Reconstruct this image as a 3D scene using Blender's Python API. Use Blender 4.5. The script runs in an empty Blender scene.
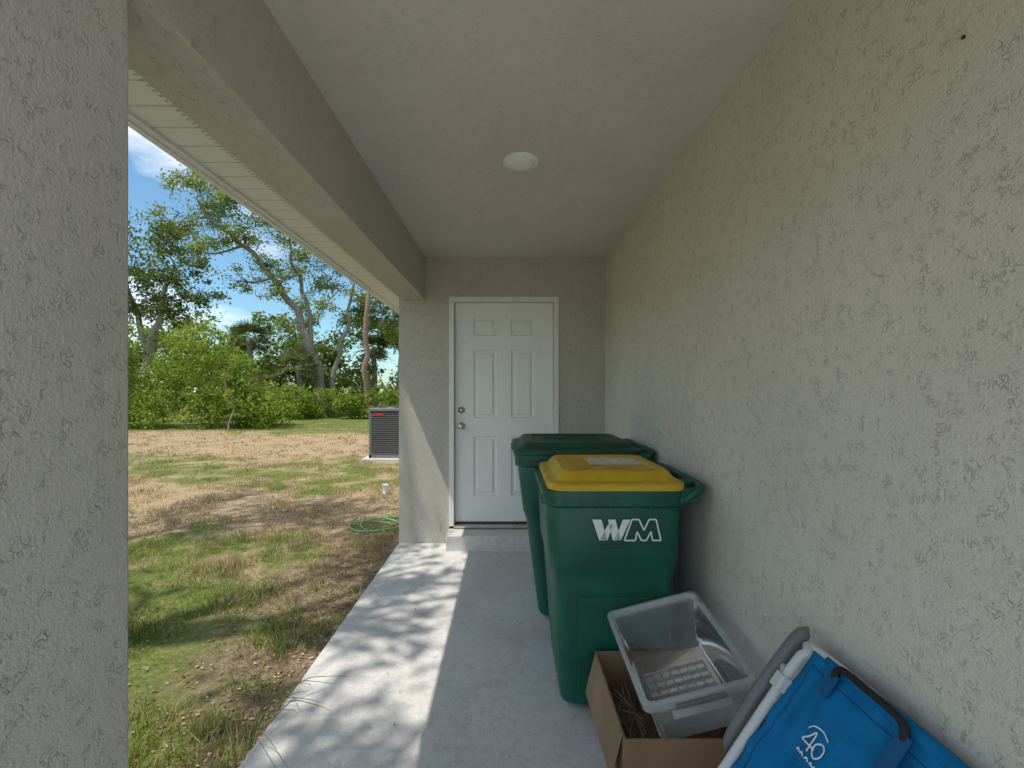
import bpy, bmesh, math, random
import numpy as np
from mathutils import Vector, Matrix, noise
random.seed(7); rng=np.random.default_rng(11)
D=bpy.data; C=bpy.context
COL=C.scene.collection

# ------------------------------------------------------------------ materials
class NT:
    def __init__(s,name):
        s.m=D.materials.new(name); s.m.use_nodes=True
        s.t=s.m.node_tree; s.n=s.t.nodes; s.l=s.t.links
        s.b=s.n['Principled BSDF']; s.out=s.n['Material Output']
        g=s.n.new('ShaderNodeNewGeometry'); s.pos=g.outputs['Position']; s.rnd=g.outputs['Random Per Island']
    def L(s,a,b): s.l.new(a,b)
    def noise(s,scale,detail=4,rough=.55,dist=0,vec=None):
        x=s.n.new('ShaderNodeTexNoise'); x.inputs['Scale'].default_value=scale
        x.inputs['Detail'].default_value=detail; x.inputs['Roughness'].default_value=rough
        x.inputs['Distortion'].default_value=dist
        s.L(vec if vec is not None else s.pos,x.inputs['Vector']); return x.outputs['Fac']
    def ramp(s,fac,stops,interp='LINEAR'):
        r=s.n.new('ShaderNodeValToRGB'); e=r.color_ramp.elements; r.color_ramp.interpolation=interp
        while len(e)<len(stops): e.new(.5)
        for i,(p,c) in enumerate(stops):
            e[i].position=p
            if not isinstance(c,(tuple,list)): c=(c,c,c)
            e[i].color=(*c,1)
        s.L(fac,r.inputs['Fac']); return r.outputs['Color']
    def math(s,op,a,b=0.0,c=None):
        x=s.n.new('ShaderNodeMath'); x.operation=op
        for i,v in enumerate([a,b]+([c] if c is not None else [])):
            if isinstance(v,(int,float)): x.inputs[i].default_value=v
            else: s.L(v,x.inputs[i])
        return x.outputs[0]
    def mix(s,fac,a,b,blend='MIX'):
        x=s.n.new('ShaderNodeMix'); x.data_type='RGBA'; x.blend_type=blend
        if isinstance(fac,(int,float)): x.inputs[0].default_value=fac
        else: s.L(fac,x.inputs[0])
        for i,v in ((6,a),(7,b)):
            if isinstance(v,(tuple,list)): x.inputs[i].default_value=(*v,1)
            else: s.L(v,x.inputs[i])
        return x.outputs[2]
    def bump(s,h,dist,strength=1.0):
        x=s.n.new('ShaderNodeBump'); x.inputs['Distance'].default_value=dist; x.inputs['Strength'].default_value=strength
        s.L(h,x.inputs['Height']); s.L(x.outputs['Normal'],s.b.inputs['Normal']); return x
    def col(s,c):
        if isinstance(c,(tuple,list)): s.b.inputs['Base Color'].default_value=(*c,1)
        else: s.L(c,s.b.inputs['Base Color'])
    def rough(s,v):
        if isinstance(v,(int,float)): s.b.inputs['Roughness'].default_value=v
        else: s.L(v,s.b.inputs['Roughness'])

def plain(name,c,rough=.5,var=.12,scale=9,metal=0,bump=0,bscale=200,spec=.5):
    m=NT(name); n=m.noise(scale,4)
    lo=tuple(x*(1-var) for x in c); hi=tuple(min(1,x*(1+var)) for x in c)
    m.col(m.ramp(n,[(.3,lo),(.7,hi)])); m.rough(m.math('MULTIPLY_ADD',n,.25,rough-.12))
    m.b.inputs['Metallic'].default_value=metal
    m.b.inputs['Specular IOR Level'].default_value=spec
    if bump: m.bump(m.noise(bscale,2),bump)
    return m.m

def stucco(name,base,amt=.004,fleck=.3):
    m=NT(name)
    n1=m.noise(72,2,.55,.25); worm=m.math('ABSOLUTE',m.math('SUBTRACT',n1,.46))
    wr=m.ramp(worm,[(0.0,0.0),(.03,.7),(.10,1.0)])
    n2=m.noise(130,3,.65); patch=m.ramp(m.noise(30,2,.6),[(.50,0.0),(.64,1.0)])
    groove=m.math('MULTIPLY',m.math('SUBTRACT',1.0,wr),m.math('MULTIPLY_ADD',patch,.75,.08))
    h=m.math('SUBTRACT',m.math('MULTIPLY',n2,1.2),groove)
    m.bump(h,amt,1.0)
    n3=m.noise(2.2,4,.6)
    c=m.ramp(n3,[(.3,tuple(x*.95 for x in base)),(.7,tuple(min(1,x*1.04) for x in base))])
    if fleck:
        c=m.mix(m.math('MULTIPLY',groove,fleck),c,tuple(x*.62 for x in base))
        c=m.mix(.4,c,m.mix(1.0,c,m.ramp(n2,[(.3,.80),(.7,1.10)]),'MULTIPLY'))
    m.col(c); m.rough(.85); m.b.inputs['Specular IOR Level'].default_value=.25
    return m.m

M={}
M['wall']=stucco('stucco_wall',(.71,.662,.59),.0027)
M['back_shaded']=stucco('stucco_back_wall_shaded',(.55,.512,.457),.0027)  # same stucco as the side wall, with far-end shade put into the colour
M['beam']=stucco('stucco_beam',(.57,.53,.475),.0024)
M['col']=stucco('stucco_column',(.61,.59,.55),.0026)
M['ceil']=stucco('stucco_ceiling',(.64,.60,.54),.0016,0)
M['white']=plain('white_door_paint',(.84,.84,.835),.35,.02)
M['trim']=plain('white_trim',(.80,.79,.77),.5,.04)
M['sticker']=plain('paper_label',(.66,.64,.56),.6,.3,40)
M['nickel']=plain('satin_nickel',(.55,.53,.50),.3,.1,metal=1)
M['green']=plain('green_cart_plastic',(.005,.100,.066),.42,.22,6,bump=.0005,bscale=350)
M['green2']=plain('dark_green_cart_plastic',(.006,.092,.064),.45,.22,6,bump=.0005,bscale=350)
M['greenlid']=plain('green_lid_plastic',(.012,.075,.050),.5,.28,8,bump=.0005,bscale=350)
M['rubber']=plain('black_rubber',(.02,.02,.02),.7)
M['logo']=plain('white_logo_print',(.82,.84,.82),.5,.03)
M['dark']=plain('dark_metal',(.03,.03,.032),.5)
M['acgrey']=plain('ac_grey_paint',(.17,.17,.17),.5)
M['red']=plain('red_label',(.5,.02,.03),.5)
M['blue']=plain('blue_fabric',(.004,.17,.41),.8,.14,14,bump=.0008,bscale=600,spec=.2)
M['blued']=plain('blue_seam',(.003,.09,.24),.8,.1,14)
M['tube']=plain('light_grey_tube',(.60,.61,.61),.35,.05)
M['arm']=plain('grey_armrest_plastic',(.17,.175,.185),.55,.1,20,bump=.0004)
M['black']=plain('black_webbing',(.012,.012,.014),.7)
M['hose']=plain('green_hose',(.14,.46,.12),.5,.15)
M['cup']=plain('white_plastic',(.75,.80,.82),.4,.03)
M['paper']=plain('kraft_paper',(.22,.125,.07),.85,.35,15,bump=.004,bscale=30)
M['lens']=plain('light_diffuser',(.82,.81,.78),.4,.02)
M['shingle']=plain('shingles',(.12,.11,.10),.9,.3,30)

m=NT('yellow_lid_plastic'); n=m.noise(7,5,.6,.5)
c=m.ramp(n,[(.3,(.50,.29,.012)),(.55,(.64,.41,.02)),(.75,(.69,.48,.05))])
sc=m.ramp(m.noise(38,5,.7,.5),[(.54,0.0),(.70,1.0)]); m.col(m.mix(m.math('MULTIPLY',sc,.45),c,(.30,.22,.08)))
m.rough(.45); m.bump(m.noise(300,2),.0006); M['yellow']=m.m

m=NT('cardboard'); wv=m.noise(4,5); m.col(m.ramp(wv,[(.3,(.24,.145,.08)),(.7,(.33,.21,.125))])); m.rough(.85)
m.bump(m.noise(120,2),.0008); M['card']=m.m

def clearmat(name,base,var):
    m=NT(name)
    tr=m.n.new('ShaderNodeBsdfTransparent'); tr.inputs[0].default_value=(.97,.98,.985,1)
    tl=m.n.new('ShaderNodeBsdfTranslucent'); tl.inputs[0].default_value=(.94,.96,.98,1)
    df=m.n.new('ShaderNodeBsdfDiffuse'); df.inputs[0].default_value=(.92,.94,.96,1)
    gl=m.n.new('ShaderNodeBsdfGlossy'); gl.inputs['Roughness'].default_value=.16
    a=m.n.new('ShaderNodeMixShader'); a.inputs[0].default_value=.5; m.L(tl.outputs[0],a.inputs[1]); m.L(df.outputs[0],a.inputs[2])
    b=m.n.new('ShaderNodeMixShader'); m.L(m.math('MULTIPLY_ADD',m.noise(12,3),var,base),b.inputs[0]); m.L(tr.outputs[0],b.inputs[1]); m.L(a.outputs[0],b.inputs[2])
    f=m.n.new('ShaderNodeFresnel'); f.inputs[0].default_value=1.45
    e=m.n.new('ShaderNodeMixShader'); m.L(f.outputs[0],e.inputs[0]); m.L(b.outputs[0],e.inputs[1]); m.L(gl.outputs[0],e.inputs[2])
    m.L(e.outputs[0],m.out.inputs['Surface']); return m.m
M['clear']=clearmat('clear_plastic',.22,.20); M['clear2']=clearmat('clear_plastic_thick',.55,.15)

m=NT('concrete'); n1=m.noise(1.6,5,.6,.3); n2=m.noise(24,5,.72); n3=m.noise(140,2)
c=m.ramp(n1,[(.3,(.51,.49,.465)),(.5,(.585,.57,.545)),(.72,(.645,.63,.605))])
c=m.mix(m.math('MULTIPLY',m.ramp(n2,[(.48,0.0),(.66,1.0)]),.42),c,(.36,.34,.315))
wsp=m.ramp(m.noise(55,3,.6),[(.62,0.0),(.70,1.0)]); c=m.mix(m.math('MULTIPLY',wsp,.45),c,(.76,.75,.73))
sp=m.ramp(m.noise(75,2,.5),[(.68,0.0),(.73,1.0)]); c=m.mix(m.math('MULTIPLY',sp,.6),c,(.20,.18,.16))
st=m.ramp(m.noise(3.2,4,.6,1.0),[(.54,0.0),(.70,1.0)]); c=m.mix(m.math('MULTIPLY',st,.38),c,(.40,.365,.33))
m.col(c); m.rough(.85); m.bump(m.math('ADD',m.math('MULTIPLY',n2,.6),m.math('MULTIPLY',n3,.5)),.003); M['conc']=m.m

def ground_cols(m):
    sep=m.n.new('ShaderNodeSeparateXYZ'); m.L(m.pos,sep.inputs[0])
    big=m.noise(.35,2,.5,.3,None)
    y=m.math('ADD',sep.outputs[1],m.math('MULTIPLY_ADD',big,6.0,-3.0))
    y=m.math('ADD',y,m.math('MULTIPLY',sep.outputs[0],.12))
    yy=m.math('DIVIDE',y,30.0)
    dry=m.ramp(yy,[(.0,.20),(.085,.22),(.125,.58),(.16,.88),(.20,.72),(.235,.34),(.28,.38),(.34,.82),(.44,.85),(.50,.25),(.7,.1)])
    pn=m.noise(1.7,4,.65,.4)
    d=m.math('ADD',dry,m.math('MULTIPLY_ADD',pn,2.0,-1.0))
    return sep,d,pn
m=NT('lawn_ground'); sep,d,pn=ground_cols(m)
soil=m.ramp(m.noise(22,5,.7),[(.3,(.12,.085,.055)),(.5,(.25,.18,.12)),(.7,(.39,.305,.215))])
drygrass=m.ramp(m.noise(40,5,.75),[(.3,(.24,.165,.09)),(.52,(.43,.32,.195)),(.72,(.56,.44,.29))])
grn=m.ramp(m.noise(35,5,.75),[(.3,(.075,.10,.024)),(.55,(.17,.205,.055)),(.75,(.32,.31,.125))])
c=m.mix(m.ramp(d,[(.25,0.0),(.65,1.0)]),grn,drygrass)
e=m.math('ADD',sep.outputs[0],m.math('MULTIPLY_ADD',m.noise(1.3,3,.6),1.8,-.9))
strip=m.ramp(m.math('ADD',m.math('DIVIDE',e,4.0),1.0),[(.48,0.0),(.70,.95)])
near=m.ramp(m.math('DIVIDE',sep.outputs[1],10.0),[(.40,1.0),(.70,0.0)])
c=m.mix(m.math('MULTIPLY',strip,near),c,soil)
m.col(c); m.rough(.95); m.b.inputs['Specular IOR Level'].default_value=.1
m.bump(m.math('ADD',m.noise(30,5,.7),m.math('MULTIPLY',m.noise(5,2),2.0)),.03); M['ground']=m.m

def foliage_mat(name,cols,trans=.35,usedry=False,pscale=.5):
    m=NT(name)
    c=m.ramp(m.rnd,[(i/(len(cols)-1),k) for i,k in enumerate(cols)])
    pv=m.noise(pscale,2); c=m.mix(1.0,c,m.ramp(pv,[(.3,(.62,.68,.6)),(.7,(1.25,1.2,1.1))]),'MULTIPLY')
    if usedry:
        sep,d,pn=ground_cols(m)
        dc=m.ramp(m.rnd,[(0,(.30,.215,.115)),(.5,(.48,.36,.22)),(1,(.62,.50,.33))])
        c=m.mix(m.ramp(m.math('ADD',d,m.math('MULTIPLY_ADD',m.rnd,.8,-.4)),[(.3,0.0),(.6,1.0)]),c,dc)
    df=m.n.new('ShaderNodeBsdfDiffuse'); tl=m.n.new('ShaderNodeBsdfTranslucent')
    m.L(c,df.inputs[0]); m.L(c,tl.inputs[0])
    a=m.n.new('ShaderNodeMixShader'); a.inputs[0].default_value=trans
    m.L(df.outputs[0],a.inputs[1]); m.L(tl.outputs[0],a.inputs[2]); m.L(a.outputs[0],m.out.inputs['Surface'])
    return m.m
M['oakleaf']=foliage_mat('oak_leaves',[(.16,.225,.055),(.28,.36,.10),(.40,.47,.15)],.5)
M['darkleaf']=foliage_mat('dark_leaves',[(.08,.12,.035),(.16,.215,.06),(.26,.32,.10)],.45)
M['bushleaf']=foliage_mat('bush_leaves',[(.15,.24,.035),(.28,.38,.065),(.42,.50,.12)],.5)
M['palmleaf']=foliage_mat('palm_fronds',[(.10,.15,.055),(.21,.26,.10),(.42,.36,.18)],.35)
M['grass']=foliage_mat('grass_blades',[(.13,.21,.035),(.25,.34,.06),(.38,.44,.11),(.52,.48,.22)],.45,True)
M['litter']=foliage_mat('dry_leaf_litter',[(.12,.075,.045),(.25,.16,.09),(.43,.32,.21),(.55,.46,.35)],.1)
m=NT('bark'); m.col(m.ramp(m.noise(6,5,.7),[(.3,(.16,.135,.11)),(.7,(.42,.375,.32))])); m.rough(.95); m.bump(m.noise(18,4),.03); M['bark']=m.m
m=NT('pine_bark'); m.col(m.ramp(m.noise(8,5,.7),[(.3,(.15,.10,.07)),(.7,(.40,.28,.20))])); m.rough(.95); m.bump(m.noise(14,4),.03); M['pbark']=m.m

m=NT('vented_soffit'); sep=m.n.new('ShaderNodeSeparateXYZ'); m.L(m.pos,sep.inputs[0])
def stripes(ch,freq,th):
    f=m.math('FRACT',m.math('MULTIPLY',ch,freq)); return m.math('LESS_THAN',f,th)
rib=stripes(sep.outputs[1],8.0,.08)
band=m.math('GREATER_THAN',sep.outputs[0],-1.12)
slot=m.math('MULTIPLY',m.math('MULTIPLY',stripes(sep.outputs[1],40.0,.45),stripes(sep.outputs[0],34.0,.5)),band)
c=m.mix(rib,(.80,.79,.77),(.58,.57,.55)); c=m.mix(m.math('MULTIPLY',slot,.6),c,(.25,.24,.23)); m.col(c); m.rough(.5); M['soffit']=m.m

# ------------------------------------------------------------------ helpers
def empty(name,loc=(0,0,0)):
    e=D.objects.new(name,None); e.location=loc; e.empty_display_size=.2; COL.objects.link(e); return e
def link(name,me,mat,parent=None,smooth=False):
    o=D.objects.new(name,me); COL.objects.link(o)
    if mat is not None: me.materials.append(mat)
    if smooth:
        for p in me.polygons: p.use_smooth=True
    if parent is not None:
        o.parent=parent; o.matrix_parent_inverse=Matrix.Translation(-Vector(parent.location))
    return o
def mesh(name,v,f,mat,parent=None,smooth=False):
    me=D.meshes.new(name); me.from_pydata([tuple(x) for x in v],[],f); me.update()
    return link(name,me,mat,parent,smooth)
def boxes(name,bs,mat,parent=None,bev=0,mtx=None):
    bm=bmesh.new()
    for (x0,x1,y0,y1,z0,z1) in bs:
        r=bmesh.ops.create_cube(bm,size=1.0)
        for v in r['verts']:
            v.co=Vector(((x0+x1)/2+v.co.x*(x1-x0),(y0+y1)/2+v.co.y*(y1-y0),(z0+z1)/2+v.co.z*(z1-z0)))
    if bev: bmesh.ops.bevel(bm,geom=bm.edges[:],offset=bev,segments=2,affect='EDGES',profile=.5)
    if mtx is not None: bm.transform(mtx)
    me=D.meshes.new(name); bm.to_mesh(me); bm.free()
    return link(name,me,mat,parent)
def sweep(pts,rad,n=10,cap=True):
    pts=[Vector(p) for p in pts]
    if isinstance(rad,(int,float)): rad=[rad]*len(pts)
    V=[];F=[]; ref=Vector((0.13,.21,1)).normalized()
    prev=None
    for i,p in enumerate(pts):
        t=(pts[min(i+1,len(pts)-1)]-pts[max(i-1,0)]).normalized()
        if prev is None:
            a=t.cross(ref); 
            if a.length<.1: a=t.cross(Vector((1,0,0)))
            a.normalize()
        else:
            a=(prev-t*prev.dot(t)).normalized()
        prev=a; b=t.cross(a)
        for k in range(n):
            an=2*math.pi*k/n; V.append(p+(a*math.cos(an)+b*math.sin(an))*rad[i])
    for i in range(len(pts)-1):
        for k in range(n):
            F.append((i*n+k,i*n+(k+1)%n,(i+1)*n+(k+1)%n,(i+1)*n+k))
    if cap: F.append(tuple(range(n))[::-1]); F.append(tuple((len(pts)-1)*n+k for k in range(n)))
    return V,F
def tube(name,pts,rad,mat,parent=None,n=10):
    V,F=sweep(pts,rad,n); return mesh(name,V,F,mat,parent,True)
def smoothpath(P,k=8,closed=False):
    P=[Vector(p) for p in P]; out=[]
    for i in range(len(P)-1):
        p0=P[max(i-1,0)];p1=P[i];p2=P[i+1];p3=P[min(i+2,len(P)-1)]
        for j in range(k):
            t=j/k
            out.append(.5*((2*p1)+(p2-p0)*t+(2*p0-5*p1+4*p2-p3)*t*t+(3*p1-p0-3*p2+p3)*t**3))
    out.append(P[-1]); return out
def rrect(x0,x1,y0,y1,r,z,n=5):
    o=[]
    for cx,cy,a0 in ((x1-r,y1-r,0),(x0+r,y1-r,90),(x0+r,y0+r,180),(x1-r,y0+r,270)):
        for k in range(n+1):
            a=math.radians(a0+90*k/n); o.append(Vector((cx+r*math.cos(a),cy+r*math.sin(a),z)))
    return o
def loft(name,secs,mat,parent=None,mtx=None,caps=(True,True),smooth=True,auto=35):
    V=[];F=[]
    for s in secs: V+=rrect(*s)
    n=len(V)//len(secs)
    for i in range(len(secs)-1):
        for k in range(n): F.append((i*n+k,i*n+(k+1)%n,(i+1)*n+(k+1)%n,(i+1)*n+k))
    if caps[0]: F.append(tuple(range(n))[::-1])
    if caps[1]: F.append(tuple((len(secs)-1)*n+k for k in range(n)))
    if mtx is not None: V=[mtx@v for v in V]
    o=mesh(name,V,F,mat,parent,smooth)
    if smooth:
        o.data.set_sharp_from_angle(angle=math.radians(auto))
    return o
def quadsmesh(name,V,mat,parent=None):
    N=len(V); me=D.meshes.new(name)
    me.vertices.add(N*4); me.vertices.foreach_set('co',V.reshape(-1).astype(np.float32))
    me.loops.add(N*4); me.loops.foreach_set('vertex_index',np.arange(N*4,dtype=np.int32))
    me.polygons.add(N); me.polygons.foreach_set('loop_start',np.arange(N,dtype=np.int32)*4)
    me.update(calc_edges=True); me.validate()
    return link(name,me,mat,parent)

# ------------------------------------------------------------------ house
YB=4.17; XR=.89; XI=-.76; XO=-.97; ZC=2.61; ZB=2.225; YF=-.35
house=empty('stucco_house',(3,6,0))
boxes('side_wall',[(XR,XR+.2,YF,YB,-.1,2.7)],M['wall'],house)
boxes('back_wall',[(-1.0,-.538,YB,YB+.2,-.1,2.7),(.464,XR+.2,YB,YB+.2,-.1,2.7),(-.538,.464,YB,YB+.2,2.253,2.7)],M['back_shaded'],house)
boxes('exterior_wall',[(-1.0,-.8,YB+.2,16,-.1,2.7),(XR+.2,8.5,YF,YF+.2,-.1,2.75)],M['wall'],house)
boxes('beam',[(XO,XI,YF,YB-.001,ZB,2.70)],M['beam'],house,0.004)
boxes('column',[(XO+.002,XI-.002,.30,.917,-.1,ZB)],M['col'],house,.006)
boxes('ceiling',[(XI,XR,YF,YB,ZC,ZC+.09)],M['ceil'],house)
ZS=2.34
boxes('soffit',[(-1.30,XO-.001,YF,YB,ZS,ZS+.012),(-1.30,-1.001,YB,16,ZS,ZS+.012)],M['soffit'],house)
boxes('fascia',[(-1.325,-1.30,YF,16,ZS-.02,ZS+.15)],M['trim'],house)
boxes('soffit_channel',[(XO-.022,XO-.001,YF,YB,ZS-.018,ZS-.001),(-1.30,-1.272,YF,16,ZS-.012,ZS-.001)],M['trim'],house)
mesh('roof',[(-1.36,YF-.1,ZS+.15),(-1.36,16.3,ZS+.15),(4,16.3,4.4),(4,YF-.1,4.4),(9.4,16.3,ZS+.15),(9.4,YF-.1,ZS+.15),
   (-1.36,YF-.1,ZS+.10),(-1.36,16.3,ZS+.10),(9.4,16.3,ZS+.10),(9.4,YF-.1,ZS+.10)],
   [(0,3,2,1),(3,5,4,2),(0,6,9,5,3),(1,2,4,8,7),(0,1,7,6),(5,9,8,4)],M['shingle'],house)
# door
sx0,sx1,sz0,sz1=-.490,.417,.172,2.207
yd=YB+.055
boxes('door_frame',[(-.538,-.495,YB-.012,YB+.13,.155,2.253),(.421,.464,YB-.012,YB+.13,.155,2.253),(-.495,.421,YB-.012,YB+.13,2.211,2.253),
  (-.495,-.478,yd+.05,yd+.07,.155,2.211),(.405,.421,yd+.05,yd+.07,.155,2.211)],M['trim'],house,.002)
def px(x): return (x-508)/107.8
def pz(y): return 1.4+(390-y)/107.8
panels=[]
for (a,b) in ((473.5,497),(511,534.5)):
    for (t,bt) in ((317,336),(350,418),(436,496)):
        panels.append((px(a),px(b),pz(bt),pz(t)))
xs=sorted({sx0,sx1,*[p[0] for p in panels],*[p[1] for p in panels]})
zs=sorted({sz0,sz1,*[p[2] for p in panels],*[p[3] for p in panels]})
V=[];F=[]
def addq(a,b,c,d):
    i=len(V); V.extend([a,b,c,d]); F.append((i,i+1,i+2,i+3))
for i in range(len(xs)-1):
    for j in range(len(zs)-1):
        x0,x1,z0,z1=xs[i],xs[i+1],zs[j],zs[j+1]
        isP=any(abs(p[0]-x0)<1e-6 and abs(p[1]-x1)<1e-6 and abs(p[2]-z0)<1e-6 and abs(p[3]-z1)<1e-6 for p in panels)
        if not isP: addq((x0,yd,z0),(x1,yd,z0),(x1,yd,z1),(x0,yd,z1))
        else:
            rings=[(0,yd),(.012,yd+.016),(.026,yd+.016),(.045,yd+.003)]
            R=[[(x0+o,y,z0+o),(x1-o,y,z0+o),(x1-o,y,z1-o),(x0+o,y,z1-o)] for o,y in rings]
            for k in range(3):
                for q in range(4): addq(R[k][q],R[k][(q+1)%4],R[k+1][(q+1)%4],R[k+1][q])
            addq(*R[3])
mesh('front_door_slab',V,F,M['white'],house)
boxes('door_core',[(sx0,sx1,yd+.018,yd+.045,sz0,sz1)],M['white'],house)
boxes('door_threshold',[(-.495,.421,YB-.03,YB+.13,.140,.165)],M['nickel'],house,.003)
boxes('weather_strip',[(sx0,sx1,yd-.003,yd+.0,sz0-.006,sz0+.008)],M['dark'],house)
def lathe(name,c,prof,mat,parent,axis='Y',n=20):
    V=[];F=[]
    for r,h in prof:
        for k in range(n):
            a=2*math.pi*k/n
            if axis=='Y': V.append((c[0]+r*math.cos(a),c[1]-h,c[2]+r*math.sin(a)))
            else: V.append((c[0]+r*math.cos(a),c[1]+r*math.sin(a),c[2]+h))
    for i in range(len(prof)-1):
        for k in range(n): F.append((i*n+k,i*n+(k+1)%n,(i+1)*n+(k+1)%n,(i+1)*n+k))
    F.append(tuple(range(n))); F.append(tuple((len(prof)-1)*n+k for k in range(n)))
    return mesh(name,V,F,mat,parent,True)
lathe('deadbolt',(px(461.5),yd,pz(410)),[(.032,0),(.032,.012),(.022,.02),(.012,.03)],M['nickel'],house)
lathe('door_knob',(px(461.5),yd,pz(426)),[(.034,0),(.033,.008),(.013,.014),(.013,.035),(.026,.042),(.031,.055),(.026,.068),(.01,.073)],M['nickel'],house)
boxes('door_hinges',[(.413,.424,yd-.012,yd+.0,z,z+.09) for z in (.40,1.15,1.95)],M['nickel'],house,.002)
boxes('door_step',[(-.54,.62,YB-.22,YB-.001,-.02,.132)],M['conc'],house,.008)
boxes('wall_fastener',[(XR-.004,XR+.001,.885,.890,2.085,2.091)],M['dark'],house)

cl=empty('ceiling_light',(.07,2.41,ZC))
lathe('trim_ring',(.07,2.41,ZC),[(.097,0),(.097,-.006),(.088,-.014),(.072,-.016)],M['white'],cl,'Z',40)
lathe('diffuser',(.07,2.41,ZC-.0165),[(.070,0),(.068,-.004),(.04,-.007),(.01,-.008)],M['white'],cl,'Z',40)

def slab(name,x0,x1,y0,y1):
    bm=bmesh.new(); bmesh.ops.create_cube(bm,size=1)
    for v in bm.verts: v.co=Vector((x0+(v.co.x+.5)*(x1-x0),y0+(v.co.y+.5)*(y1-y0),-.2+(v.co.z+.5)*.2))
    bmesh.ops.bevel(bm,geom=bm.edges[:],offset=.01,segments=2,affect='EDGES')
    me=D.meshes.new(name); bm.to_mesh(me); bm.free(); link(name,me,M['conc'])
slab('concrete_walkway',-1.005,XR,-1.2,YB)
slab('added_bounce_slab',-3.2,7.5,-14,-1.206)  # unseen slab added behind the camera to bounce sunlight into the porch
GZ=-.07
V=[];F=[]
def gh(x,y):
    d=max(0,min(1,(abs(x+1)-.3)/2))*1.0
    return GZ+ (noise.noise(Vector((x*.5,y*.5,0)))*.035)*d
xsg=np.concatenate([[-250,-120,-60,-35],np.linspace(-22,2,100),[30,90,250]]); ysg=np.concatenate([[-250,-80,-30],np.linspace(-8,26,120),[40,80,140,300]])
for y in ysg:
    for x in xsg: V.append((x,y,gh(x,y) if (-22<=x<=2 and -8<=y<=26) else GZ))
w=len(xsg)
for j in range(len(ysg)-1):
    for i in range(w-1): F.append((j*w+i,j*w+i+1,(j+1)*w+i+1,(j+1)*w+i))
mesh('ground',V,F,M['ground'],None,True)

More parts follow.
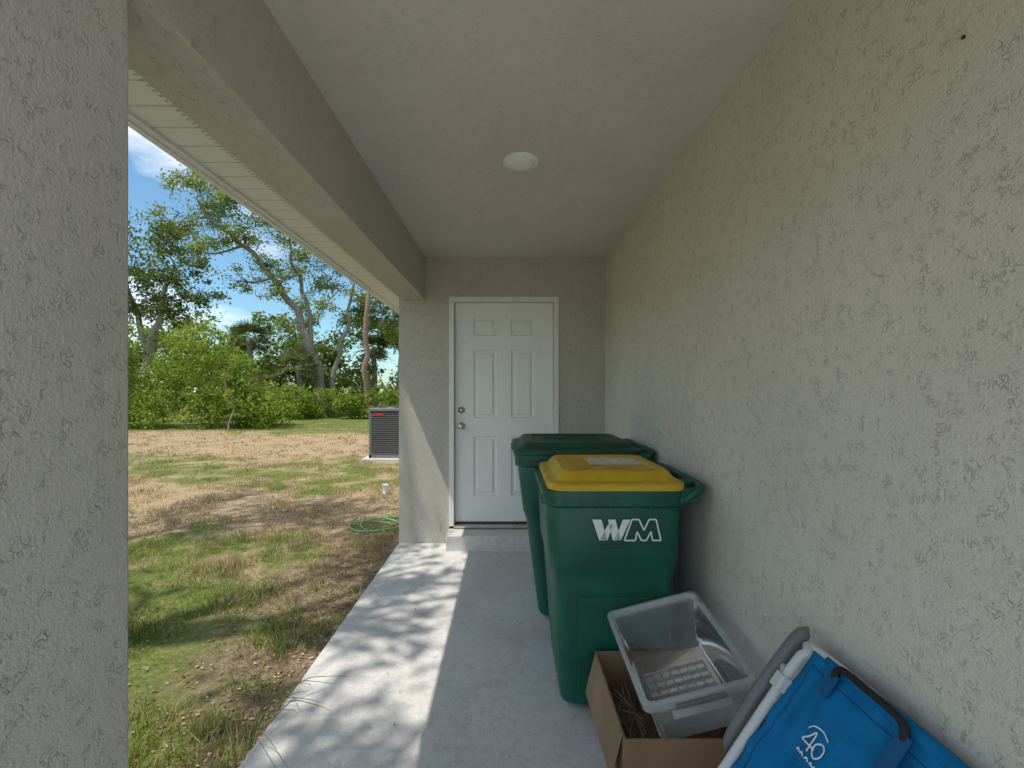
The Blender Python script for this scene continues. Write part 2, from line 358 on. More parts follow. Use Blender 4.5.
# ------------------------------------------------------------------ trash carts
def cart(name,x0,x1,y0,y1,zt,bx,by,body,lidm,hx,crown=.075,lidl=.028,grip=True,ribs=True):
    e=empty(name,((x0+x1)/2,(y0+y1)/2,0))
    def S(t,ins,z,r):
        X0=bx[0]+(x0-bx[0])*t;X1=bx[1]+(x1-bx[1])*t;Y0=by[0]+(y0-by[0])*t;Y1=by[1]+(y1-by[1])*t
        return (X0+ins,X1-ins,Y0+ins,Y1-ins,r,z)
    loft('body',[S(0,.03,.012,.05),S(.0,.004,.03,.06),S(.03,0,.06,.06),S(.60,0,zt*.60,.06),S(.62,-.002,zt*.62,.06),
        S(.66,-.012,zt*.66,.06),S(.93,-.006,zt*.90,.06),S(.95,.0,zt-.075,.06),S(.96,-.012,zt-.065,.065),S(1,-.012,zt-.03,.065),S(1,-.02,zt-.028,.07),S(1,-.02,zt,.07)],body,e)
    def yf(z): t=z/zt; return by[0]+(y0-by[0])*t
    V=[];F=[]
    def plate(xa,xb,za,zb,th=.007):
        i=len(V)
        for (x,z) in ((xa,za),(xb,za),(xb,zb),(xa,zb)): V.append((x,yf(z)-th,z))
        for (x,z) in ((xa-.006,za-.006),(xb+.006,za-.006),(xb+.006,zb+.006),(xa-.006,zb+.006)): V.append((x,yf(z)+.004,z))
        F.append((i,i+1,i+2,i+3))
        for k in range(4): F.append((i+k,i+4+k,i+4+(k+1)%4,i+(k+1)%4))
    plate(bx[0]+.075,bx[1]-.075,zt*.09,zt*.52)
    mesh('side_panel',V,F,body,e)
    n=7; g=[]
    for k in range(n):
        xx=x0+.07+(x1-x0-.14)*k/(n-1); g.append((xx-.003,xx+.003,y0-.016,y0+.02,zt-.075,zt-.032))
    for k in range(6):
        yy=y0+.08+(y1-y0-.16)*k/5; g.append((x0-.016,x0+.02,yy-.003,yy+.003,zt-.075,zt-.032))
    boxes('rim_gussets',g,body,e,.001)
    lx0,lx1,ly0,ly1=x0-lidl,x1+.02,y0-.028,y1+.028
    def Lq(i,z,r): return (lx0+i,lx1-i*.8,ly0+i,ly1-i,r,z)
    loft('lid',[Lq(.004,zt+.002,.07),Lq(0,zt+.004,.075),Lq(0,zt+.024,.075),Lq(.006,zt+.032,.07),Lq(.04,zt+.040,.06),Lq(.06,zt+crown*.85,.06),Lq(.075,zt+crown,.05),
        Lq(.125,zt+crown+.002,.05),Lq(.135,zt+crown-.008,.05),Lq(.16,zt+crown-.008,.04)],lidm,e,auto=28)
    r=[]
    for k in range(3 if ribs else 1):
        yy=ly0+.2+(ly1-ly0-.4)*k/2; r.append((lx0+.19,lx1-.19,yy-.02,yy+.02,zt+crown-.009,zt+crown-.001))
    boxes('lid_ribs',r,lidm,e,.003)
    if grip: boxes('lid_grip',[(lx0-.012,lx0+.02,(ly0+ly1)/2-.14,(ly0+ly1)/2+.14,zt+.006,zt+.022)],lidm,e,.006)
    hz=zt-.005
    P=[(x1-.01,y0+.03,hz-.06),(x1+.03,y0+.005,hz-.02),(hx-.015,y0+.01,hz+.012),(hx,y0+.06,hz+.02),(hx,(y0+y1)/2,hz+.02),(hx,y1-.06,hz+.02),(hx-.015,y1-.01,hz+.012),(x1+.03,y1-.005,hz-.02),(x1-.01,y1-.03,hz-.06)]
    tube('handle',smoothpath(P,6),.019,body,e,10)
    boxes('hinge_blocks',[(x1-.02,hx-.005,yy-.03,yy+.03,hz-.03,hz+.03) for yy in (y0+.12,y1-.12)]+[(x1-.01,hx-.01,y0+.0,y0+.035,hz-.05,hz+.012)],body,e,.008)
    boxes('rear_rim',[(x1-.02,hx-.01,y0+.01,y1-.01,hz-.012,hz+.004)],body,e,.004)
    for yy in (by[0]-.005,by[1]-.04):
        lathe('wheel',(bx[1]+.035,yy+.045,.13),[(.03,0),(.125,0),(.13,.008),(.13,.037),(.125,.045),(.03,.045)],M['rubber'],e,'Y',28)
    tube('axle',[(bx[1]+.035,by[0]-.01,.13),(bx[1]+.035,by[1]+.01,.13)],.011,M['dark'],e)
    return e,yf
e2,_=cart('trash_cart',.06,.775,2.69,3.34,1.015,(.19,.72),(2.76,3.25),M['green2'],M['greenlid'],.86,crown=.07)
e1,yf=cart('recycling_cart',.168,.755,1.965,2.56,.965,(.232,.70),(1.985,2.49),M['green'],M['yellow'],.845,crown=.078,lidl=-.004,grip=False,ribs=False)
V=[];F=[]
def lx(p): return (p-508)*.00430
def lz(p): return 1.4+(390-p)*.00430
def poly(pts):
    i=len(V)
    for (x,y) in pts: V.append((lx(x),yf(lz(y))-.0185,lz(y)))
    F.append(tuple(range(i,i+len(pts))))
poly([(592,519),(601,519),(607,540),(599,540)]); poly([(599.3,540),(607,540),(613,524),(607.5,524)][:4])
poly([(607.5,519),(615,519),(620.5,540),(612.5,540)]); poly([(614,540),(620.5,540),(630,519),(622.5,519)])
def line(a,b,t=1.3):
    dx,dy=b[0]-a[0],b[1]-a[1]; l=math.hypot(dx,dy); nx,ny=-dy/l*t/2,dx/l*t/2
    poly([(a[0]+nx,a[1]+ny),(b[0]+nx,b[1]+ny),(b[0]-nx,b[1]-ny),(a[0]-nx,a[1]-ny)][::-1])
o=[(631.5,519),(638.5,519),(643.5,530),(648.5,519),(655.5,519),(660.5,540),(652,540),(650.5,531),(646,540),(641,540),(636.5,531),(635,540),(624,540)]
for i in range(len(o)): line(o[i],o[(i+1)%len(o)],1.6)
me=mesh('print',V,F,M['logo'],e1)
boxes('lid_label',[(.40,.66,2.22,2.44,1.0362,1.0376)],M['sticker'],e1)
boxes('serial_label',[(.40,.50,yf(.70)-.0145,yf(.70)-.0135,.715,.735)],M['greenlid'],e1)

# ------------------------------------------------------------------ cardboard box
bx=empty('cardboard_box',(.6,1.7,0)); T=.005
A0,A1,B0,B1,H=.370,.865,1.445,1.935,.29
boxes('walls',[(A0,A0+T,B0,B1,.002,H),(A1-T,A1,B0,B1,.002,H),(A0+T,A1-T,B0,B0+T,.002,H),(A0+T,A1-T,B1-T,B1,.002,H),(A0+T,A1-T,B0+T,B1-T,.002,.008)],M['card'],bx)
mesh('flap_side',[(A0-.001,B0+.02,H),(A0-.001,B1-.01,H),(A0-.045,B1-.02,H-.16),(A0-.032,B0+.05,H-.17)],[(0,1,2,3)],M['card'],bx)
V=[];F=[];n=26
for j in range(n):
    for i in range(n):
        x=A0+.01+(A1-A0-.02)*i/(n-1); y=B0+.01+(B1-B0-.02)*j/(n-1)
        V.append((x,y,.07+.05*abs(noise.noise(Vector((x*9,y*9,2))))+.04*noise.noise(Vector((x*25,y*25,5)))+.13*max(0,1-(x-A0)/.14)*abs(noise.noise(Vector((x*14,y*14,8))))*2))
for j in range(n-1):
    for i in range(n-1): F.append((j*n+i,j*n+i+1,(j+1)*n+i+1,(j+1)*n+i))
mesh('crumpled_paper',V,F,M['paper'],bx)
for k in range(6):
    tube('string_%d'%k,smoothpath([(A0+.02+random.random()*.1,B0+.05+random.random()*.4,.17+random.random()*.08) for _ in range(4)],6),.0025,M['card'] if k%2 else M['arm'],bx,5)

# ------------------------------------------------------------------ plastic tote
to=empty('plastic_storage_bin',(.62,1.7,.2))
O=Vector((.440,1.475,.372)); ax=Vector((.373,0,.095)); ay=Vector((.0,.47,.085)); W_=ax.length; L_=ay.length
ax.normalize(); ay.normalize(); az=ax.cross(ay).normalized(); ay=az.cross(ax)
MT=Matrix(((ax.x,ay.x,az.x,O.x),(ax.y,ay.y,az.y,O.y),(ax.z,ay.z,az.z,O.z),(0,0,0,1)))
def TS(i,z,r=.03): return (i,W_-i,i,L_-i,r,z)
loft('shell',[TS(.048,-.205),TS(.04,-.198),TS(.030,-.12),TS(.014,-.03),TS(.010,-.02)],M['clear'],to,MT,auto=40,caps=(True,False))
loft('rim',[TS(.012,-.034),TS(.0,-.032),TS(-.003,-.028),TS(-.003,-.004),TS(.002,0),TS(.012,0),TS(.015,-.004),TS(.0165,-.02)],M['clear2'],to,MT,auto=40,caps=(False,False))
g=[]
for k in range(8):
    x=.07+(W_-.14)*k/7; g.append((x-.002,x+.002,.07,L_*.68,-.205,-.198))
for k in range(8):
    y=.07+(L_*.68-.07)*k/7; g.append((.07,W_-.07,y-.002,y+.002,-.205,-.1985))
boxes('floor_ribs',g,M['clear2'],to,0,MT)
boxes('latch',[(.10,.27,-.016,-.004,-.026,-.012)],M['arm'],to,.003,MT)
boxes('latch_plate',[(.085,.285,-.009,-.004,-.066,-.034)],M['clear2'],to,.002,MT)
boxes('far_latch',[(.10,.27,L_+.004,L_+.012,-.03,-.008)],M['clear2'],to,.003,MT)

# ------------------------------------------------------------------ folded beach chair
ch=empty('folded_beach_chair',(.7,.95,0))
O=Vector((.40,0,.02)); v=Vector((.455,0,.68)).normalized(); u=Vector((0,1,0)); w_=Vector((-v.z,0,v.x))
MC=Matrix(((u.x,v.x,w_.x,O.x),(u.y,v.y,w_.y,O.y),(u.z,v.z,w_.z,O.z),(0,0,0,1)))
Y0c,Y1c,HT=.60,1.235,.80
def CP(a,b,c): return MC@Vector((a,b,c))
def fcc(a,b):
    s=(a-Y0c-.02)/(Y1c-Y0c-.04)
    c=.020-.020*math.sin(math.pi*min(1,max(0,s)))+.011*noise.noise(Vector((a*7,b*3,0)))+.009*noise.noise(Vector((a*13,b*17,3)))+.006*noise.noise(Vector((a*30,b*10,9)))
    c+=.005*math.exp(-((b-.42)/.012)**2)
    return c
V=[];F=[];na,nb=90,100
for j in range(nb):
    for i in range(na):
        s=i/(na-1);t=j/(nb-1); a=Y0c+.01+(Y1c-Y0c-.02)*s; b=.12+(HT-.12)*t
        V.append(CP(a,b,fcc(a,b)+.012))
for j in range(nb-1):
    for i in range(na-1): F.append((j*na+i,(j+1)*na+i,(j+1)*na+i+1,j*na+i+1))
o=mesh('fabric',V,F,M['blue'],ch,True)
so=o.modifiers.new('s','SOLIDIFY'); so.thickness=.006; so.offset=-1
tube('top_sleeve',smoothpath([CP(Y0c+.03,HT,.008),CP((Y0c+Y1c)/2,HT+.004,.006),CP(Y1c-.05,HT,.008)],6),.017,M['blue'],ch,12)
tube('frame_tube',smoothpath([CP(Y1c+.004,.0,.035),CP(Y1c+.004,.35,.038),CP(Y1c+.004,HT-.09,.038),CP(Y1c,HT-.02,.03),CP(Y1c-.03,HT+.005,.01),CP(Y0c+.03,HT+.003,.01),CP(Y0c-.008,HT-.02,.022),CP(Y0c-.012,HT-.09,.03),CP(Y0c-.012,0,.03)],8),.0125,M['tube'],ch,12)
tube('rear_frame_tube',smoothpath([CP(Y1c-.03,.0,-.02),CP(Y1c-.03,HT-.12,-.025),CP(Y1c-.07,HT-.06,-.025),CP(Y0c+.06,HT-.06,-.025),CP(Y0c+.02,HT-.12,-.025),CP(Y0c+.02,0,-.02)],8),.0115,M['tube'],ch,10)
tube('bottom_bar',[CP(Y0c-.012,.02,.03),CP(Y1c+.012,.02,.03)],.0115,M['tube'],ch,10)
for nm,yy in (('armrest',Y1c+.050),('armrest_near',Y0c-.062)):
    V=[];F=[]
    ks=22
    for i in range(ks):
        t=i/(ks-1); b=.42+.42*t
        en=math.sqrt(max(0.02,1-(2*t-1)**10))
        hw=.017*en; th=.022*en
        cc=.024+.010*math.sin(math.pi*t)
        for k in range(14):
            an=2*math.pi*k/14; ca,sa=math.cos(an),math.sin(an)
            V.append(CP(yy+hw*math.copysign(abs(ca)**.7,ca),b,cc+th*math.copysign(abs(sa)**.7,sa)))
    for i in range(ks-1):
        for k in range(14): F.append((i*14+k,i*14+(k+1)%14,(i+1)*14+(k+1)%14,(i+1)*14+k))
    F.append(tuple(range(14))); F.append(tuple((ks-1)*14+k for k in range(14)))
    mesh(nm,V,F,M['arm'],ch,True)
    yt=Y1c if yy>1 else Y0c
    tube(nm+'_bracket',smoothpath([CP(yy,.72,.03),CP((yy+yt)/2,.705,.035),CP(yt,.68,.038)],5),.009,M['tube'],ch,8)
boxes('pivot_bracket',[(Y1c-.014,Y1c+.022,.655,.70,.022,.056)],M['tube'],ch,.006,MC)
tube('carry_strap_core',smoothpath([CP(.93,HT-.02,.028),CP(.945,HT+.008,.04),CP(1.03,HT+.012,.045),CP(1.115,HT+.008,.04),CP(1.13,HT-.02,.028)],6),.009,M['black'],ch,8)
boxes('strap_tabs',[(.915,.945,HT-.12,HT-.01,.028,.034),(1.115,1.145,HT-.07,HT-.01,.030,.036)],M['blued'],ch,.001,MC)
def fseam(nm,a0,b0,a1,b1,n=40):
    tube(nm,[CP(a0+(a1-a0)*k/n,b0+(b1-b0)*k/n,fcc(a0+(a1-a0)*k/n,b0+(b1-b0)*k/n)+.0125) for k in range(n+1)],.0018,M['blued'],ch,6)
fseam('hem_top',Y0c+.03,HT-.035,Y1c-.03,HT-.035); fseam('hem_side',Y1c-.035,.14,Y1c-.035,HT-.03); fseam('pocket_seam',.93,.14,.93,HT-.05); fseam('pocket_seam_b',.905,.14,.905,HT-.05)
def lstroke(nm,pts,wd=.0042):
    P=[(1.080-p[0]*.062, .625+p[1]*.062) for p in pts]
    P=[(q.x,q.y) for q in smoothpath([(a,b,0) for a,b in P],5)]
    V=[];F=[]
    for i,(a,b) in enumerate(P):
        a2,b2=P[min(i+1,len(P)-1)];a1,b1=P[max(i-1,0)]
        dx,dy=a2-a1,b2-b1;l=math.hypot(dx,dy) or 1; nx,ny=-dy/l*wd/2,dx/l*wd/2
        V+= [CP(a+nx,b+ny,fcc(a,b)+.0150),CP(a-nx,b-ny,fcc(a,b)+.0150)]
    for i in range(len(P)-1): F.append((2*i,2*i+1,2*i+3,2*i+2))
    mesh(nm,V,F,M['logo'],ch)
lstroke('logo_four',[(-.15,-.35),(-.15,.0),(-.16,.45),(-.35,.15),(-.6,-.12),(-.3,-.12),(.05,-.10)])
lstroke('logo_zero',[(.18,.28),(.0,.1),(.02,-.2),(.2,-.33),(.38,-.15),(.36,.15),(.2,.29)])
lstroke('logo_arc',[(-.55,.35),(-.35,.58),(0,.66),(.3,.5)],.003)
for k,(s0,s1) in enumerate([(-.6,-.45),(-.38,-.2),(-.12,.06),(.14,.3),(.36,.5)]):
    lstroke('logo_text_%d'%k,[(s0,-.62),((s0+s1)/2,-.52),(s1,-.62)],.004)

# ------------------------------------------------------------------ AC unit
ac=empty('air_conditioner_unit',(-2.3,9.7,GZ)); a0,a1,b0,b1,z0,z1=-2.86,-1.95,9.35,10.25,-.0,1.02
boxes('pad',[(a0-.12,a1+.12,b0-.12,b1+.12,GZ-.05,z0)],M['conc'],ac,.01)
boxes('core',[(a0+.04,a1-.04,b0+.04,b1-.04,z0+.01,z1-.03)],M['dark'],ac)
s=[]
for k in range(20):
    z=z0+.09+k*(z1-z0-.2)/19
    s+= [(a0+.03,a1-.03,b0+.002,b0+.03,z,z+.018),(a0+.002,a0+.03,b0+.03,b1-.03,z,z+.018)]
boxes('louvres',s,M['acgrey'],ac)
boxes('corner_posts',[(x-.025,x+.025,y-.025,y+.025,z0,z1-.03) for x in (a0+.025,a1-.025) for y in (b0+.025,b1-.025)]+[(a0,a1,b0,b1,z0+.001,z0+.07)],M['acgrey'],ac,.004)
boxes('top_cover',[(a0-.01,a1+.01,b0-.01,b1+.01,z1-.06,z1)],M['acgrey'],ac,.012)
lathe('fan_guard',((a0+a1)/2,(b0+b1)/2,z1),[(.36,0),(.36,.02),(.30,.035),(.05,.045)],M['dark'],ac,'Z',30)
boxes('label',[(a0+.08,a0+.30,b0-.004,b0+.002,z1-.15,z1-.10)],M['red'],ac)
boxes('service_pipe',[(a1+.01,-1.0,b0+.3,b0+.33,z0+.2,z0+.23)],M['dark'],ac,.01)

# hose
P=[]
for k in range(70):
    t=k/69; a=t*2*math.pi*2.3; r=.33-.14*t+.04*math.sin(a*1.7)
    P.append((-1.42+.08*math.sin(a*.6)+r*.9*math.cos(a),4.9+.1*math.sin(a*.5)+r*.75*math.sin(a),GZ+.016+.010*math.sin(a*2.3)+.008*t))
V,F=sweep(smoothpath(P,2),.0085,8); mesh('garden_hose',V,F,M['hose'],None,True)
lathe('white_cup',(-1.74,6.45,GZ+.0),[(.03,0),(.034,.06),(.042,.13),(.044,.132),(.040,.13),(.03,.02)],M['cup'],None,'Z',20)

# ------------------------------------------------------------------ foliage
def leaves(centers,size,flat=.0):
    N=len(centers); a=rng.normal(size=(N,3)); a/=np.linalg.norm(a,axis=1)[:,None]
    b=rng.normal(size=(N,3)); b[:,2]+=flat*3; b-=a*(a*b).sum(1)[:,None]; b/=np.linalg.norm(b,axis=1)[:,None]
    s=np.asarray(size).reshape(-1,1)*rng.uniform(.6,1.3,(N,1))
    return np.stack([centers-a*s*.5,centers+b*s*.27,centers+a*s*.5,centers-b*s*.27],axis=1)
def clump(c,r,n,sub=9,sq=.7,sp=1.0):
    c=np.array(c); k=max(3,sub); d=rng.normal(size=(k,3)); d/=np.linalg.norm(d,axis=1)[:,None]
    cs=d*(rng.uniform(.25,1.0,(k,1)))*r*np.array([1,1,sq]); rs=r*rng.uniform(.16,.38,k)*sp
    idx=rng.integers(0,k,n); p=rng.normal(size=(n,3))*.6
    return c+cs[idx]+p*rs[idx][:,None]*np.array([1.15,1.15,.8]), c+cs
def tree(name,stems,clumps,leafmat,barkmat,leafsize=.22,npc=700,sub=10,twig=True,rs=1.0):
    e=empty(name,tuple(stems[0][0][0]))
    V=[];F=[]
    def add(pts,rad,n=7):
        v_,f_=sweep(pts,rad,n); o=len(V); V.extend(v_); F.extend([tuple(i+o for i in q) for q in f_])
    nodes=[]
    for pts,rr in stems:
        sp=smoothpath(pts,6); n=len(sp)
        sp=[p+Vector((noise.noise(p*.9),noise.noise(p*.9+Vector((5,0,0))),0))*.35*min(1,i/4) for i,p in enumerate(sp)]
        add(sp,[rr[0]+(rr[1]-rr[0])*i/(n-1) for i in range(n)],9); nodes+= [(p,rr[0]+(rr[1]-rr[0])*i/(n-1)) for i,p in enumerate(sp)][n//3:]
    L=[]
    for c in clumps:
        cc,r=Vector(c[:3]),c[3]; k=int(npc*(r**2)*(c[4] if len(c)>4 else 1))
        pts,cs=clump(c[:3],r*rs,k,sub); L.append(pts)
        best=min(nodes,key=lambda q:(q[0]-cc).length+max(0,q[0].z-cc.z)*1.2)
        p0=best[0]; mid=(p0+cc)*.5+Vector((random.uniform(-.3,.3),random.uniform(-.3,.3),-.15*(cc-p0).length*.6))
        r0=min(best[1]*.6,.08)
        add(smoothpath([p0,mid,cc],5),[r0*(1-.75*i/10) for i in range(11)],6)
        if twig:
            for q in cs: 
                q=Vector(q); add([cc*.6+mid*.4,(cc+q)*.5+Vector((0,0,-.1)),q],[r0*.35,.016,.006],4)
    mesh('trunk_and_limbs',V,F,barkmat,e,True)
    P=np.concatenate(L); quadsmesh('leaves',leaves(P,np.full(len(P),leafsize)),leafmat,e)
    return e
tree('oak_tree',[([(-10.2,25,-.1),(-10.7,25,3.0),(-11.7,24.8,5.8),(-13.3,24.5,8.2),(-15.3,24.3,10.0),(-16.7,24.2,11.6)],(.27,.05)),
   ([(-10.7,25,2.6),(-11.1,25.3,5.5),(-12,25.6,8.2),(-12.4,25.8,9.8)],(.17,.04)),
   ([(-9.9,25.2,-.1),(-9.5,25.4,3),(-9.1,25.5,5.3),(-8.4,25.7,8.5)],(.17,.05))],
  [(-16.9,24,12.5,1.3),(-16.1,24.6,10.9,1.4,.8),(-14.8,24,11.4,1.3),(-13.4,25,10.8,1.3,.8),(-12.1,25.5,10.2,1.2),(-16.9,24.5,8.9,1.2,.7),(-11.2,25,8.7,1.2,.8),
   (-9.9,25.4,7.2,1.1),(-8.8,25.6,8.4,1.4),(-15.2,24,9.3,1.1,.8),(-13.1,24.6,8.2,1.0,.8),(-14.4,24.8,7.3,1.0,.6),(-7.6,25.7,9.5,1.4),(-8.0,25.5,6.6,1.0),(-18.2,24.4,10.4,1.2),
   (-12.3,24.2,6.6,.9,.6),(-10.8,25.4,10,1.3),(-9.2,26,5.4,.9,.7),(-15.6,24.6,12.6,1.2),(-12.6,24.4,12,1.3),(-13.9,24.3,9.6,1.1),(-11.9,24.6,7.6,.9,.8)],M['oakleaf'],M['bark'],.15,760,18,True,1.08)
tree('oak_tree',[([(-17.2,21,-.1),(-16.6,21,3),(-15.9,21,5.2),(-15.6,21,7.2)],(.24,.05)),([(-16.6,21,3),(-17.5,21,6),(-18,21,8)],(.15,.05))],
  [(-16.3,21,8.0,1.2),(-15.4,21,6.7,1.1),(-14.3,21,5.8,1.0),(-17.3,21,7,1.3),(-15.9,21.3,5.2,1.2),(-18.5,21,8.6,1.3),(-14.4,21,7.2,.8,.7),(-17,21,5.2,1.3),(-15.6,21.5,8.9,1.0,.7)],M['darkleaf'],M['bark'],.15,900,16,True,1.05)
tree('pine_tree',[([(-7.45,24,-.1),(-7.4,24,4),(-7.35,24,8),(-7.3,24,13)],(.17,.08))],
  [(-7.3,24,13.2,1.3),(-6.5,24,12,1.2),(-8.3,24,12,1.2),(-7.2,23.2,11,1.1),(-7.6,24.9,10.3,1.0)],M['darkleaf'],M['pbark'],.22,500)
tree('slender_tree',[([(-6.3,27,-.1),(-6.5,27,3.5),(-6.3,27,6),(-6.6,27,9)],(.11,.04))],
  [(-6.4,27,7.2,1.2),(-7.1,27,5.6,1.0),(-5.6,27,5.9,1.1),(-6.6,27,9,1.2),(-5.2,27,8,1.1),(-7.4,27,7.2,.9),(-8.2,27,6.2,1.1),(-6.3,27,4.4,1.0)],M['oakleaf'],M['bark'],.16,720,16)
tree('slender_tree',[([(-12.9,28,-.1),(-12.7,28,3.5),(-13.0,28,6)],(.12,.04))],
  [(-12.9,28,6.6,1.1),(-13.6,28,5.4,1.0),(-12.1,28,5.5,1.0),(-11.4,28.3,6.6,.9)],M['oakleaf'],M['bark'],.16,520,16)
sc=[]
for k in range(32):
    a=random.uniform(0,2*math.pi); r=math.sqrt(random.random())*3.6
    sc.append((-6.1+r*math.cos(a),1.6+r*math.sin(a)*1.0,8.3+random.uniform(-.9,1.5),random.uniform(.6,1.05),.75))
for (x,y,z,r) in ((-4.2,-.5,7.6,.5),(-4.05,.2,7.9,.4),(-4.25,1.0,7.7,.5),(-4.0,1.7,7.9,.4),(-4.5,-.1,8.4,.4),(-4.4,1.4,8.5,.35)): sc.append((x,y,z,r,.55))
sc=[c for c in sc if (c[2]-1.4-c[3])/max(.1,-c[0]+c[3])>.74 or c[1]<2.5]
tree('shade_oak_tree',[([(-8.2,-1.5,-.1),(-7.9,-1.2,3),(-7,-.4,5.5),(-5.6,1.0,7.6)],(.34,.09)),([(-7.9,-1.2,3),(-7.6,.8,5.6),(-6.6,3,7.4)],(.2,.06)),([(-7,-.4,5.5),(-5.2,-1,7.2),(-4,-1.2,8)],(.15,.05))],
  sc,M['oakleaf'],M['bark'],.12,520,12,True,1.1)
def palm(name,x,y,h,fr=1.5,n=34):
    e=empty(name,(x,y,-.1)); tube('trunk',smoothpath([(x,y,-.1),(x+.1,y,h*.5),(x,y,h)],5),.16,M['bark'],e,9)
    Q=[]
    for k in range(n):
        az_=random.uniform(0,2*math.pi); el=random.uniform(-.6,1.2); Ld=fr*random.uniform(.7,1.1)
        d=Vector((math.cos(az_)*math.cos(el),math.sin(az_)*math.cos(el),math.sin(el)))
        tip=Vector((x,y,h))+d*Ld*.5; side=d.cross(Vector((0,0,1))).normalized(); up=side.cross(d)
        for q in range(16):
            an=-1.5+3.0*q/15; dd=(d*math.cos(an)+side*math.sin(an)+up*.1); dd.z-=.25
            e1_=tip+dd*Ld*.6; nn=dd.cross(up).normalized()*.035
            Q.append([tip-nn,tip+nn,e1_+nn*.3+Vector((0,0,-.1)),e1_-nn*.3+Vector((0,0,-.1))])
    quadsmesh('fronds',np.array([[list(a) for a in q] for q in Q]),M['palmleaf'],e)
palm('palm_tree',-14.9,26.2,4.3,1.6); palm('palm_tree',-11.3,24.5,2.7,1.3); palm('palm_tree',-8.3,28,3.9,1.4); palm('palm_tree',-24,26,4.5,1.6); palm('palm_tree',-12.9,24.6,1.6,1.2)
def mass(name,lst,mat,ls,npc,sub=10,core=None):
    P=[];
    for c in lst:
        pts,_=clump(c[:3],c[3],int(npc*c[3]**2),sub,.8,1.15); P.append(pts)
    P=np.concatenate(P); P=P[P[:,2]>-.05]
    return quadsmesh(name,leaves(P,np.full(len(P),ls)),mat)
b=[]
for k in range(84):
    x=random.uniform(-17.5,-8.8); y=17.5+random.uniform(-.6,1.8)
    top=4.7-max(0,(x+11.8))*1.2+.9*noise.noise(Vector((x*.9,2,0)))
    z=random.uniform(.3,max(.7,top-.6)); b.append((x,y,z,random.uniform(.45,.95)))
mass('bushes',b,M['bushleaf'],.13,850,14)
b=[]
for k in range(46):
    x=random.uniform(-14,-4.8); b.append((x,random.uniform(22.5,24),random.uniform(.2,1.3),random.uniform(.4,.75)))
mass('bushes',b,M['bushleaf'],.17,600,12)
b=[]
for k in range(180):
    x=random.uniform(-45,4); top=5.6+2.2*noise.noise(Vector((x*.4,0,0))); b.append((x,random.uniform(30,35),random.uniform(.3,top),random.uniform(.8,1.5)))
mass('distant_trees',b,M['darkleaf'],.28,230,14)
b=[]
for k in range(170):
    x=random.uniform(-40,4); top=4.8+2.4*noise.noise(Vector((x*.45,7,0)))+(1.6 if x>-10 else 0); b.append((x,random.uniform(26.5,29.5),random.uniform(.3,top),random.uniform(.6,1.2)))
mass('distant_trees',b,M['oakleaf'],.24,260,14)
b=[]
for k in range(100):
    y=random.uniform(-25,26); b.append((random.uniform(-30,-25),y,random.uniform(.5,6),random.uniform(1,1.8)))
mass('distant_trees',b,M['darkleaf'],.4,80,10)
tree('sapling',[([(-9.9,16.2,-.1),(-9.95,16.2,1.2),(-9.9,16.2,2.2)],(.03,.01))],[(-9.9,16.2,1.3,.35),(-10.1,16.2,1.9,.35),(-9.8,16.2,2.4,.3),(-9.7,16.2,.9,.3)],M['bushleaf'],M['bark'],.10,900,6,False)

def grass(n,ymin,ymax,hmin,hmax,wd,xlim,tuft=0):
    y=ymin+(ymax-ymin)*rng.random(n); x=-1.03-rng.random(n)*(xlim(y))
    keep=np.ones(n,bool); hs=np.ones(n)
    for i in range(n):
        q=noise.noise(Vector((x[i]*1.9,y[i]*1.9,3.0)))+.5*noise.noise(Vector((x[i]*6,y[i]*6,1)))
        edge=min(1,(-1.0-x[i])/1.1)
        p=.55+q*1.4-(1-edge)*.5*(1 if y[i]<5.5 else .3)
        keep[i]=rng.random()<p; hs[i]=.5+max(0,q+.25)*1.2
    x=x[keep];y=y[keep];hs=hs[keep];n=len(x)
    z=np.array([gh(a,b_) for a,b_ in zip(x,y)])-.004
    h=rng.uniform(hmin,hmax,n)*hs; az_=rng.uniform(0,2*np.pi,n); le=rng.uniform(.1,1.1,n)*h
    w=wd*rng.uniform(.6,1.3,n); fa=rng.uniform(0,2*np.pi,n)
    base=np.stack([x,y,z],1); tip=base+np.stack([np.cos(az_)*le,np.sin(az_)*le,h],1)
    mid=base+np.stack([np.cos(az_)*le*.3,np.sin(az_)*le*.3,h*.6],1)
    s=np.stack([np.cos(fa)*w,np.sin(fa)*w,np.zeros(n)],1)
    q1=np.stack([base-s,base+s,mid+s*.8,mid-s*.8],1); q2=np.stack([mid-s*.8,mid+s*.8,tip+s*.12,tip-s*.12],1)
    return np.concatenate([q1,q2])
G=[grass(80000,1.0,4.5,.02,.10,.0022,lambda y:y*.95+.8),grass(55000,4.5,10,.015,.06,.004,lambda y:y*.95+.5),grass(40000,10,22,.015,.06,.008,lambda y:y*1.0)]
quadsmesh('grass',np.concatenate(G),M['grass'])
n=3800; y=rng.uniform(.9,6,n); x=-1.02-np.abs(rng.normal(0,.45,n))
P=np.stack([x,y,np.array([gh(a,b_) for a,b_ in zip(x,y)])+.010],1)
n2=60; P2=np.stack([rng.uniform(-1.0,.1,n2),rng.uniform(1,4,n2),np.full(n2,.006)],1)
P=np.concatenate([P,P2]); Lv=leaves(P,np.concatenate([np.full(n,.026),np.full(n2,.014)]))
cz=P[:,None,2:3]; Lv[:,:,2:3]=cz+(Lv[:,:,2:3]-cz)*.3
quadsmesh('leaf_litter',Lv,M['litter'])
V=[];F=[]
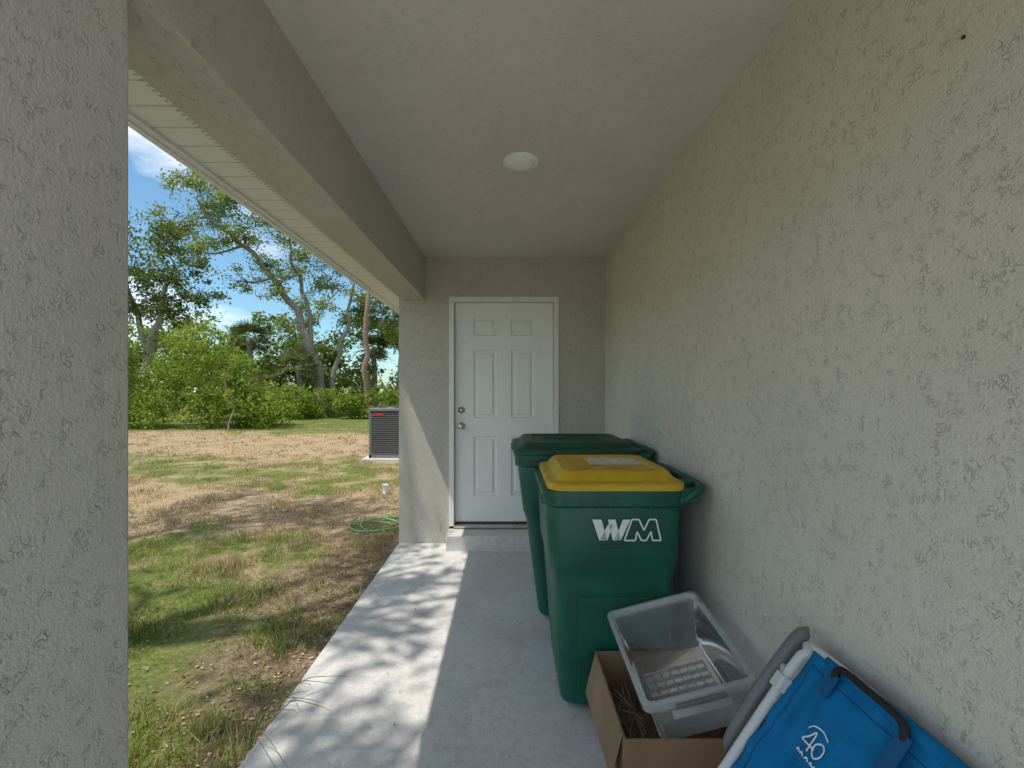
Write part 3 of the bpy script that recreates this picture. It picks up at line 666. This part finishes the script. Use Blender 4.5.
for k in range(16):
    a=random.uniform(-.6,1.9); L0=random.uniform(.12,.36); b0_=Vector((-1.03+random.uniform(-.03,.02),1.9+random.uniform(-.14,.14),-.03))
    d=Vector((math.cos(a)*.8,math.sin(a),0)); P=smoothpath([b0_,b0_+d*L0*.4+Vector((0,0,.10)),b0_+d*L0*.8+Vector((0,0,.08)),b0_+d*L0*1.1+Vector((0,0,.045))],4)
    v_,f_=sweep(P,[.0022-.0015*i/(len(P)-1) for i in range(len(P))],4); o_=len(V);V+=v_;F+=[tuple(i+o_ for i in q) for q in f_]
mesh('dry_weed',V,F,M['palmleaf'])

# ------------------------------------------------------------------ sky + sun
sd=Vector((-1,-.5,2.37)).normalized()
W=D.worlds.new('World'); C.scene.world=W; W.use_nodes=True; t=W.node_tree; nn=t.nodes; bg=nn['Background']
sky=nn.new('ShaderNodeTexSky'); sky.sky_type='NISHITA'; sky.sun_disc=False
sky.sun_elevation=math.asin(sd.z); sky.sun_rotation=math.atan2(sd.x,sd.y); sky.air_density=1.0; sky.dust_density=.5; sky.ozone_density=1.0
tint=nn.new('ShaderNodeMix'); tint.data_type='RGBA'; tint.blend_type='MULTIPLY'; tint.inputs[0].default_value=1; tint.inputs[7].default_value=(.80,1.06,1.10,1)
t.links.new(sky.outputs[0],tint.inputs[6])
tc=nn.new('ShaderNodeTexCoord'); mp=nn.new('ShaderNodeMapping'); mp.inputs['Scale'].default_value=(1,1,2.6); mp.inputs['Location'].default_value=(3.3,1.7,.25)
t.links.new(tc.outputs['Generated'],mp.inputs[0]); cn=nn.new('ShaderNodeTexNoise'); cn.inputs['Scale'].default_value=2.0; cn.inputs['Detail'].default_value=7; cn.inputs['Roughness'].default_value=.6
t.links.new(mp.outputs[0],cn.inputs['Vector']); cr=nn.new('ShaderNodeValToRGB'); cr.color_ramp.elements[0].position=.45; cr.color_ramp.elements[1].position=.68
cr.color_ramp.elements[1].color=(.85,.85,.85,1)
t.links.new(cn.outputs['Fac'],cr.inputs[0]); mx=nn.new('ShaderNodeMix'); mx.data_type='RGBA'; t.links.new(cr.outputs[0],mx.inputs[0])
t.links.new(tint.outputs[2],mx.inputs[6]); mx.inputs[7].default_value=(13.0,12.6,12.0,1); t.links.new(mx.outputs[2],bg.inputs[0]); bg.inputs[1].default_value=.15  # clouds brightened and spread over the unseen sky to add fill light
su=D.lights.new('sun','SUN'); su.energy=4.3; su.angle=math.radians(.5); su.color=(1,.94,.85); so=D.objects.new('sun',su); COL.objects.link(so)
so.rotation_euler=sd.to_track_quat('Z','Y').to_euler(); so.location=(-8,-4,18)

cam=D.cameras.new('camera'); co=D.objects.new('camera',cam); COL.objects.link(co); co.location=(0,0,1.4); co.rotation_euler=(math.radians(90),0,0)
cam.lens=16; cam.sensor_width=36; cam.shift_x=4/1024; cam.shift_y=6/1024; cam.clip_start=.02; cam.clip_end=1500
C.scene.camera=co
C.scene.view_settings.view_transform='Standard'; C.scene.view_settings.look='None'; C.scene.view_settings.exposure=0
